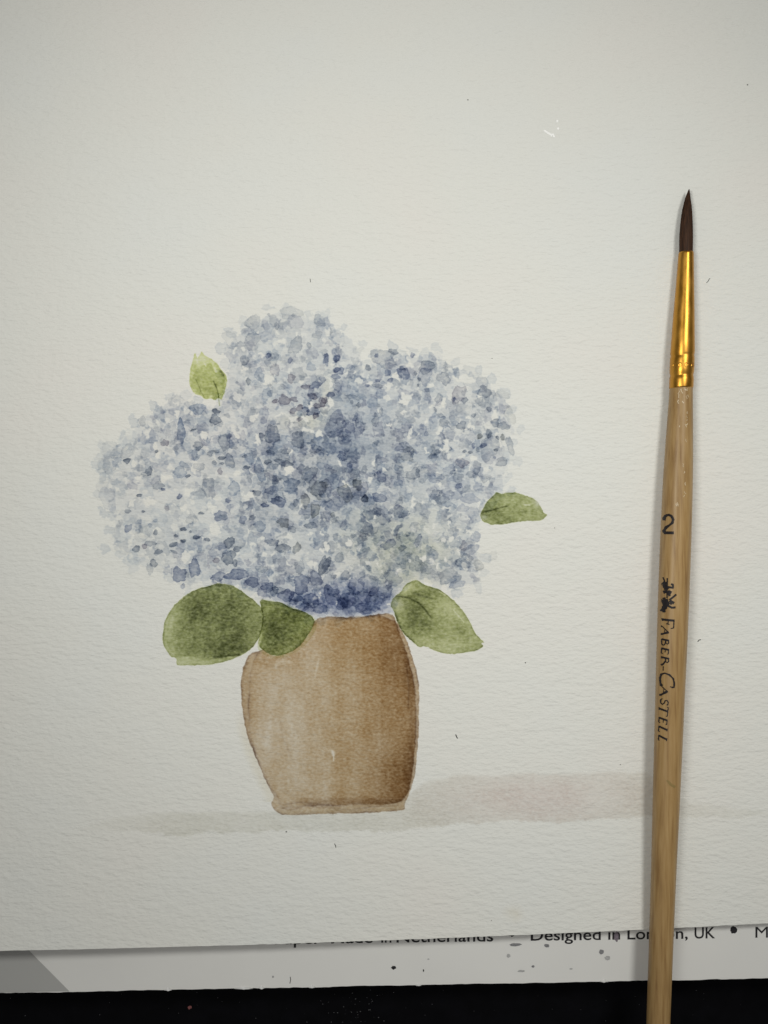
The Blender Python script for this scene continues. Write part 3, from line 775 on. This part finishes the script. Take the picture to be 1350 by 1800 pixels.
DABS2 = """70 240 16 26 .6 I|125 240 18 20 .45 I|140 305 30 18 .6 I|60 460 16 20 .5 V|20 490 16 18 .5 V|15 540 16 18 .55 V|50 350 18 16 .35 I|372 240 68 50 .22 S|425 205 24 16 .5 S|335 225 10 12 .5 I|525 222 14 12 .5 I|480 320 30 34 .5 I
465 295 12 20 .4 I|600 285 44 34 .36 S|590 332 38 46 .28 I|560 350 10 10 .6 S|555 380 6 8 .7 S|540 320 10 10 .5 S|690 345 34 36 .28 S|700 285 14 24 .25 S|285 383 14 8 .6 I|340 385 30 12 .4 S|395 315 18 18 .5 I|410 355 14 14 .5 I
345 355 14 10 .5 I|290 290 14 18 .5 S|240 485 12 14 .5 S|205 470 10 10 .4 S|215 445 40 12 .3 S|225 550 12 24 .6 I|330 565 20 34 .36 S|190 600 30 38 .35 I|120 590 56 66 .30 I|150 700 54 54 .20 I|155 755 28 22 .6 I|195 815 14 32 .65 I
360 865 24 30 .55 I|275 980 18 22 1.0 S|235 905 26 30 .6 G|170 950 38 46 .38 G|350 975 36 28 .5 I|30 930 42 46 .28 G|60 905 24 18 .4 G|360 520 10 22 .3 S|600 405 13 12 .4 I|575 600 14 18 .3 I|597 637 12 16 .35 I|645 510 7 14 .5 S
665 450 18 30 .28 S|690 580 24 26 .32 S|745 455 9 12 .7 I|768 430 36 50 .24 V|800 460 16 18 .4 S|848 540 13 11 .4 S|785 592 24 26 .45 S|905 415 32 34 .38 S|900 470 40 30 .2 S|930 508 15 14 .5 S|960 580 24 20 .46 S|1005 595 32 22 .40 S
880 650 13 15 .65 G|928 635 18 22 .5 S|1000 655 12 18 .55 G|973 657 8 12 .8 S|1040 700 20 48 .30 S|898 698 20 12 .65 I|965 722 12 10 .65 S|930 710 46 72 .20 S|995 785 32 24 .36 S|958 762 8 8 .5 I|800 730 12 8 .6 S|845 700 9 16 .55 I
870 722 9 14 .4 S|830 735 14 7 .6 S|785 790 36 24 .36 V|865 815 24 34 .34 S|840 852 34 18 .32 S|912 872 30 20 .22 S|770 912 20 15 .55 I|740 840 16 14 .3 S|635 755 26 16 .5 S|655 735 20 14 .35 S|690 745 14 20 .3 S|480 710 38 32 .32 I
500 745 38 38 .26 G|530 850 38 32 .32 S|580 850 40 40 .22 S|650 870 38 28 .26 I|720 830 30 30 .22 I|650 960 34 28 .28 S|680 985 40 22 .28 S|760 960 30 24 .26 I|830 980 48 26 .25 I|790 1030 30 22 .24 I|440 1040 40 24 .32 I|480 1062 36 14 .4 I
380 1070 14 12 .3 I|105 1065 14 14 .35 G|300 1150 40 28 .26 S|270 1180 24 24 .25 V|210 1175 14 12 .3 S|450 1180 12 20 .36 S|555 1200 17 34 .45 I|400 1220 42 24 .5 I|470 1240 20 18 .45 S|380 1195 26 18 .3 I|500 1165 14 14 .25 S|860 1180 24 32 .26 I
830 1250 46 28 .26 I|795 1230 20 26 .28 V|800 1310 46 36 .28 S|875 1330 26 32 .22 G|720 1390 54 46 .26 S|760 1430 40 22 .28 I|610 1350 46 36 .18 S|-90 1500 40 22 .5 I|-180 1462 36 20 .45 S|-20 1560 40 18 .45 I|-250 1440 30 18 .4 I|60 1340 32 46 .3 S|110 1390 14 12 .4 S|170 1385 30 24 .4 S|140 1290 28 24 .3 S|230 1440 40 44 .4 I
300 1430 54 50 .3 I|420 1400 52 42 .26 I|380 1470 38 36 .35 I|180 1520 54 42 .35 I|110 1460 32 36 .3 I|40 1560 38 26 .5 I|280 1560 54 34 .35 I|330 1500 46 44 .3 I|895 370 30 40 .14 S|1000 430 40 22 .10 G|1040 540 28 46 .12 G|950 1280 20 30 .08 G"""
PIG = {'B': BLUE, 'S': SLATE, 'I': INDIGO, 'V': VIOLET, 'G': GREY}
def parse(txt, ox, oy):
    out = []
    for row in txt.replace('\n', '|').split('|'):
        a = row.split()
        if len(a) == 6:
            x, y, rx, ry, d = map(float, a[:5]); out.append((ox + x / 3, oy + y / 3, rx / 3, ry / 3, d, a[5]))
    return out
dabs = parse(DABS1, 150, 500) + parse(DABS2, 550, 550)
dabs.sort(key=lambda q: -q[2] * q[3])

def petal(px, py, rx, ry, dens, pig, i):
    r = random.Random(1000 + i)
    big = max(rx, ry)
    K = int(min(44, max(14, big * 2.6)))
    ang = r.uniform(-.35, .35); ca, sa = math.cos(ang), math.sin(ang)
    ph = [r.uniform(0, 6.28) for _ in range(5)]
    amp = [.13, .10, .07, .055, .05]
    rough = min(.16, 1.3 / big)
    rings = (1.0, .90, .74, .40)
    lev = (.95, 1.45, .90, .84)
    lop = r.uniform(0, 6.28); lopa = r.uniform(.1, .45)
    v = []; d = []
    rad = []
    for k in range(K):
        a = 2 * math.pi * k / K
        m = 1 + sum(amp[j] * math.sin((j + 2) * a + ph[j]) for j in range(5)) + r.uniform(-rough, rough)
        rad.append(m)
    for q, (s, l) in enumerate(zip(rings, lev)):
        ins_ = s if q else 1.0
        for k in range(K):
            a = 2 * math.pi * k / K
            m = rad[k] * (1 - (1 - s)) if q < 2 else (rad[k] * .6 + .4) * s
            if q == 1: m = rad[k] - min(.3, 1.1 / big)
            x, y = math.cos(a) * rx * m, math.sin(a) * ry * m
            v.append((px + x * ca - y * sa, py + x * sa + y * ca))
            d.append(dens * (l + lopa * s * math.cos(a - lop)))
    v.append((px, py)); d.append(dens * .72)
    f = []
    for q in range(3):
        for k in range(K):
            a, b_ = q * K + k, q * K + (k + 1) % K
            f.append((a, b_, b_ + K, a + K))
    c = 4 * K
    f += [(3 * K + k, 3 * K + (k + 1) % K, c) for k in range(K)]
    zo = 6.0e-5 + i * 8e-7
    me = bpy.data.meshes.new('petal')
    me.from_pydata([P(x, y, float(lift(x, y)) + zo) for x, y in v], [], f)
    at = me.attributes.new('paint', 'FLOAT_COLOR', 'POINT')
    dd = np.maximum(np.array(d), .02)
    col = np.ones((len(v), 4), np.float32); col[:, :3] = np.exp(-dd[:, None] * PIG[pig] * .5 * (1.7 if big < 8 else 1.28))
    at.data.foreach_set('color', col.ravel())
    me.materials.append(M_glaze); me.update()
    o = bpy.data.objects.new('petal', me); C.objects.link(o)
    hd = min(range(3), key=lambda j: math.hypot(px - heads[j][1], py - heads[j][2]) / heads[j][3])
    o.parent = head_obj[hd]
    return o
for i, q in enumerate(dabs[:300]):
    petal(*q, i)

# ---- specks and stray hairs on the sheet
zs = lambda x, y: float(lift(x, y)) + 2e-5
for i, (pts, w) in enumerate((([(1242, 497), (1245, 494), (1247, 490), (1248.5, 489.5)], 1.0), ([(1226.5, 1128), (1229, 1125), (1232, 1124.5)], 1.5), ([(801, 1291), (803, 1296), (804.5, 1298)], 1.6),
        ([(588, 1483), (590, 1487), (590.5, 1490)], 1.2), ([(545, 490), (546, 496)], .9))):
    fibre(pts, w, M_fibre, sheet, zs, 'stray_hair')
for i, (x, y, r) in enumerate(((822.5, 175.5, 1.5), (503.5, 1462, 1.8), (923.5, 1165, 1.5), (1090.5, 1344, 1.2), (975, 928, 1.1), (865, 630, 1.0), (1314, 149, 1.6), (864, 1618, 1.0))):
    blot('speck', x, y, r * .85, r * .7, M_speck, sheet, zs, 70 + i, pts=10)
# a small bright glint, put in as white-coloured streaks and two dots
fibre([(956.5, 229), (963, 233.5), (968, 236.5), (972, 236), (974.5, 241)], 3.2, M_white, sheet, zs, 'white_glint')
fibre([(969, 236), (969.5, 240)], 2.4, M_white, sheet, zs, 'white_glint')
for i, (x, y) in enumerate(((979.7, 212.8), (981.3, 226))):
    blot('glint_dot', x, y, 2.0, 2.0, M_white, sheet, zs, 90 + i, pts=10)

# ------------------------------------------------------------------ paintbrush
brush = empty('paintbrush')
tag(brush, 'slim paintbrush with brown bristles, gold ferrule and bare wood handle, lying on the sheet', 'paintbrush')
def axis_x(py): return 1197.5 - (py - 682) * 0.0362
def axis_z(py): return (1.30 + (py - 333) * 2.95 / 1297) * 1e-3
def ring_at(py, r_px, seg, shift=0.0, squash=1.0):
    zc = axis_z(py); c = P(axis_x(py) + shift, py, zc); rr = r_px * U * (H - zc) / H
    return [(c[0] + math.cos(2 * math.pi * k / seg) * rr, c[1] + math.cos(2 * math.pi * k / seg) * rr * .036, c[2] + math.sin(2 * math.pi * k / seg) * rr * squash) for k in range(seg)]
def lathe(name, prof, mat, parent, seg=40, caps=True, shift=None):
    v = []; f = []
    for py, r in prof:
        v += ring_at(py, r, seg, shift(py) if shift else 0)
    n_ = len(prof)
    for i in range(n_ - 1):
        for k in range(seg):
            a, b_ = i * seg + k, i * seg + (k + 1) % seg
            f.append((a, b_, b_ + seg, a + seg))
    if caps:
        f.append(tuple(reversed(range(seg)))); f.append(tuple(range((n_ - 1) * seg, n_ * seg)))
    return obj(name, v, f, mat, parent, smooth=True)

def interp_prof(tab, step):
    ys, rs = zip(*tab)
    yy = np.arange(ys[0], ys[-1] + .01, step)
    return [(float(y), float(np.interp(y, ys, rs))) for y in yy]
def smooth_prof(tab, step):
    p = interp_prof(tab, step); r = np.array([q[1] for q in p])
    kz = 9; rr = np.convolve(np.pad(r, kz // 2, mode='edge'), np.ones(kz) / kz, 'valid')
    return [(q[0], float(x)) for q, x in zip(p, rr)]

HANDLE = [(676, 19.6), (700, 20.6), (760, 23.2), (830, 25.6), (900, 26.6), (980, 27.0), (1060, 27.0), (1150, 26.4), (1250, 25.2), (1320, 24.6), (1420, 23.4), (1563, 21.6), (1700, 21.0), (1850, 20.4), (2000, 19.8), (2150, 18.6), (2180, 16.5), (2195, 12.0), (2200, 5.0)]
handle = lathe('handle', smooth_prof(HANDLE, 8), M_wood, brush, 48)
handle['label'] = 'bare wood handle with dark print'
FER = [(443.0, 12.0), (443.5, 13.0), (446, 13.3), (500, 15.7), (560, 18.7), (600, 20.4), (620, 21.2), (623.5, 20.6), (625.5, 20.3), (628, 20.9), (632, 21.3), (648, 21.3), (655, 21.0), (658.5, 20.1), (661, 20.0), (663, 20.7), (668, 21.1), (680, 21.0), (682, 20.8), (682.3, 19.5)]
ferrule = lathe('ferrule', FER, M_brass, brush, 48, caps=False)
ferrule['label'] = 'shiny gold metal ferrule with crimped rings'
# crimp dents between the two rings
for k, aa in enumerate((62, 84, 112, 140, 40)):
    a = math.radians(aa); py = 643 + (k % 2) * .8
    zc = axis_z(py); c = P(axis_x(py), py, zc); rr = 21.55 * U
    v = []; 
    for j in range(12):
        b_ = 2 * math.pi * j / 12
        da = math.cos(b_) * .15; dy = math.sin(b_) * 4.2e-4
        v.append((c[0] + math.cos(a + da) * rr, c[1] + dy, c[2] + math.sin(a + da) * rr))
    v.append((c[0] + math.cos(a) * rr * .90, c[1], c[2] + math.sin(a) * rr * .90))
    obj('crimp', v, [(j, (j + 1) % 12, 12) for j in range(12)], M_brass, ferrule, smooth=True)

# bristles: a pointed core with fine hairs laid along it
BR = [(452, 11.2), (443, 11.2), (430, 11.4), (415, 11.3), (400, 10.7), (385, 9.7), (370, 8.2), (358, 6.3), (348, 4.2), (340, 2.3), (335, 1.0), (332.5, .35)]
bend = lambda py: -1.2 * math.sin(math.pi * min(1, max(0, (452 - py) / 120.0))) + (1.2 if py < 345 else 0) * (345 - py) / 12
bris = lathe('bristles', BR, M_bristle, brush, 30, shift=bend)
bris['label'] = 'dark brown pointed bristle tip'
ys_b = [q[0] for q in BR][::-1]; rs_b = [q[1] for q in BR][::-1]
v = []; f = []; rr_ = random.Random(8)
for h in range(240):
    a = rr_.uniform(0, 2 * math.pi); end = rr_.uniform(332, 352) if rr_.random() < .6 else rr_.uniform(345, 400)
    w = rr_.uniform(.35, .65); da = rr_.uniform(-.12, .12); base = len(v); steps = 9
    for s in range(steps):
        py = 447 + (end - 447) * s / (steps - 1)
        r0 = float(np.interp(py, ys_b, rs_b)) + .15 + rr_.uniform(0, .15)
        zc = axis_z(py); cx, cy, cz = P(axis_x(py) + bend(py), py, zc)
        ww = w * (1 - .85 * s / (steps - 1)) / max(r0, .8)
        aa = a + da * s / steps
        for q, ex in ((-ww, 0), (0, .35 * w), (ww, 0)):
            v.append((cx + math.cos(aa + q) * (r0 + ex) * U, cy, cz + math.sin(aa + q) * (r0 + ex) * U))
    for s in range(steps - 1):
        for k in range(2):
            b_ = base + s * 3 + k; f.append((b_, b_ + 1, b_ + 4, b_ + 3))
o = obj('hairs', v, f, M_bristle, bris, smooth=True); o['kind'] = 'stuff'

# --- dark print on the handle, wrapped round the wood
hy_t = [q[0] for q in HANDLE]; hr_t = [q[1] for q in HANDLE]
def on_handle(px, py, up_=.12):
    r = float(np.interp(py, hy_t, hr_t)) + up_
    vv = max(-.985 * r, min(.985 * r, px - axis_x(py)))
    zc = axis_z(py); c = P(axis_x(py), py, zc)
    return (c[0] + vv * U * (H - zc) / H, c[1], c[2] + math.sqrt(r * r - vv * vv) * U)
def strokes(name, items, parent, mat=M_brushink):
    v = []; f = []; up_ = .10
    for pts, w in items:
        up_ += .012
        dense = []
        for (ax, ay), (bx, by) in zip(pts[:-1], pts[1:]):
            m = max(1, int(math.hypot(bx - ax, by - ay) / 1.2))
            dense += [(ax + (bx - ax) * t_ / m, ay + (by - ay) * t_ / m) for t_ in range(m)]
        dense.append(pts[-1])
        base = len(v)
        for i, (x, y) in enumerate(dense):
            a = dense[max(0, i - 1)]; b_ = dense[min(len(dense) - 1, i + 1)]
            dx, dy = b_[0] - a[0], b_[1] - a[1]; l = math.hypot(dx, dy) or 1
            wv = w * (1.95 if w > 1.5 else 1.5) * (.92 + .16 * math.sin(i * 1.7 + x))
            nx, ny = -dy / l * wv / 2, dx / l * wv / 2
            v += [on_handle(x + nx, y + ny, up_), on_handle(x, y, up_), on_handle(x - nx, y - ny, up_)]
        for i in range(len(dense) - 1):
            for k in range(2):
                q = base + i * 3 + k; f.append((q, q + 1, q + 4, q + 3))
    return obj(name, v, f, mat, parent)
S2 = 6.925
def let(name, items):
    return strokes(name, [(zoomed(1140, 1060, S2, p), w / S2) for p, w in items], handle)
LET = [
    [([(146, 190), (270, 198)], 15), ([(140, 174), (146, 208)], 9), ([(268, 184), (262, 288)], 10), ([(265, 286), (230, 294)], 10), ([(205, 195), (199, 240)], 8), ([(180, 238), (216, 246)], 8)],
    [([(136, 268), (206, 344)], 8), ([(208, 338), (134, 368)], 14), ([(168, 300), (163, 352)], 6), ([(134, 262), (134, 284)], 6), ([(132, 355), (132, 380)], 6)],
    [([(136, 428), (208, 440)], 13), ([(206, 432), (207, 468), (195, 484), (178, 476), (172, 440)], 9), ([(172, 462), (165, 492), (148, 500), (136, 486), (135, 425)], 9)],
    [([(134, 538), (208, 552)], 13), ([(207, 545), (203, 602), (190, 604)], 8), ([(172, 545), (168, 584)], 7), ([(135, 530), (131, 596), (146, 600)], 8)],
    [([(132, 645), (208, 658)], 13), ([(207, 650), (206, 690), (193, 706), (176, 698), (170, 655)], 9), ([(172, 690), (150, 725), (128, 742)], 11), ([(131, 635), (131, 662)], 6)],
    [([(150, 752), (148, 806)], 7)],
    [([(240, 1002), (268, 1000), (273, 955), (258, 895), (215, 852), (165, 834), (130, 852), (118, 905), (122, 962), (140, 990)], 11), ([(262, 1005), (222, 994)], 9), ([(266, 985), (266, 925), (245, 880)], 8)],
    [([(120, 984), (194, 1056)], 8), ([(196, 1048), (116, 1106)], 14), ([(156, 1018), (150, 1078)], 6), ([(117, 975), (120, 996)], 6), ([(114, 1092), (114, 1118)], 6)],
    [([(140, 1142), (124, 1158), (121, 1194), (138, 1214), (158, 1196), (168, 1166), (188, 1160), (202, 1186), (196, 1214), (184, 1218)], 10)],
    [([(110, 1268), (196, 1294)], 13), ([(186, 1240), (202, 1246), (190, 1352), (176, 1352)], 8), ([(108, 1252), (107, 1286)], 7)],
    [([(108, 1378), (190, 1402)], 13), ([(190, 1394), (184, 1452), (172, 1452)], 8), ([(150, 1390), (146, 1432)], 7), ([(109, 1370), (103, 1432), (116, 1438)], 8)],
    [([(106, 1484), (188, 1516)], 13), ([(106, 1476), (99, 1542), (112, 1546)], 8), ([(191, 1500), (186, 1534)], 7)],
    [([(104, 1594), (184, 1632)], 13), ([(104, 1586), (98, 1648), (108, 1652)], 8), ([(188, 1616), (180, 1652)], 7)],
]
for it in LET: let('letter', it)
S1 = 10.0
zz1 = lambda p: zoomed(1140, 890, S1, p)
strokes('numeral', [(zz1([(248, 248), (252, 195), (275, 158), (312, 150), (352, 172), (376, 230), (362, 290), (318, 330), (275, 365), (248, 415), (246, 465)]), 2.3), (zz1([(240, 462), (386, 462)]), 2.8)], handle)
strokes('emblem', [(zz1([(222, 1240), (245, 1310)]), 1.5), (zz1([(282, 1250), (276, 1600)]), 1.5), (zz1([(215, 1330), (262, 1360)]), 4.2), (zz1([(240, 1370), (275, 1450)]), 4.0), (zz1([(222, 1500), (280, 1480)]), 3.0),
    (zz1([(285, 1405), (380, 1416)]), 2.0), (zz1([(372, 1412), (366, 1362), (338, 1352)]), 1.8), (zz1([(285, 1490), (340, 1515)]), 4.2), (zz1([(290, 1540), (325, 1530)]), 3.2), (zz1([(310, 1630), (368, 1580), (424, 1530)]), 1.8),
    (zz1([(228, 1592), (240, 1620)]), 2.4), (zz1([(205, 1690), (300, 1670)]), 7.0), (zz1([(230, 1640), (290, 1720)]), 5.0), (zz1([(312, 1640), (345, 1660), (388, 1684)]), 2.6), (zz1([(320, 1675), (350, 1672)]), 4.2),
    (zz1([(290, 1730), (350, 1762), (412, 1755)]), 2.0), (zz1([(262, 1720), (225, 1790), (212, 1840)]), 3.8), (zz1([(225, 1790), (232, 1850)]), 2.2)], handle)
# flaked varnish below the ferrule, its sheen coloured in as pale strokes
rv = random.Random(21)
for k in range(26):
    py = 684 + 205 * rv.random() ** 1.6; off = rv.choice((-5, 5, -2, 8)) + rv.uniform(-3, 3) - 1
    x = axis_x(py) + off; L_ = rv.uniform(2.5, 7)
    pts = [(x, py)]
    for s in range(4):
        x += rv.uniform(-1.3, 1.3); py += L_ / 4; pts.append((x, py))
    strokes('flake_sheen', [(pts, rv.uniform(.5, 1.1))], handle, M_varnish)
# faint green paint smear on the wood
M_smear = plain('green_smear', (.27, .19, .07), .5, .3)
strokes('paint_smear', [(zoomed(1020, 1320, 7.5, [(1120, 370), (1160, 410), (1215, 440)]), 2.4), (zoomed(1020, 1320, 7.5, [(1100, 350), (1130, 370)]), 1.6)], handle, M_smear)

# ------------------------------------------------------------------ bits on the table
zt = lambda x, y: ZT + 1e-4
cv, cf = [], []
r = random.Random(5); bm = bmesh.new(); bmesh.ops.create_icosphere(bm, subdivisions=2, radius=1)
c = P(333.5, 1771, ZT + .0003)
for q in bm.verts:
    kx = 1 + r.uniform(-.25, .25)
    q.co = (c[0] + q.co.x * 3.8 * U * kx, c[1] + q.co.y * 3.0 * U * kx, c[2] + q.co.z * 3e-4 * kx)
me = bpy.data.meshes.new('crumb'); bm.to_mesh(me); bm.free(); me.materials.append(M_crumb)
o = bpy.data.objects.new('crumb', me); C.objects.link(o)
tag(o, 'tiny pink crumb on the black table below the pad', 'crumb')
v = []; f = []
for k in range(90):
    if k < 45: x, y = rv.gauss(625, 42), rv.uniform(1746, 1797)
    else: x, y = rv.uniform(0, 1350), rv.uniform(1738, 1799)
    if 1125 < x < 1195: continue
    s = rv.uniform(.25, .8); a = rv.uniform(0, 3.14); b_ = len(v)
    for j in range(4):
        q = a + j * math.pi / 2
        p = P(x + math.cos(q) * s * (1.8 if j % 2 else 1), y + math.sin(q) * s, ZT + 5e-5); v.append(p)
    p = P(x, y, ZT + 1.2e-4); v.append(p)
    f += [(b_ + j, b_ + (j + 1) % 4, b_ + 4) for j in range(4)]
o = obj('dust', v, f, M_dust); tag(o, 'fine pale dust scattered on the black table', 'dust', kind='stuff')
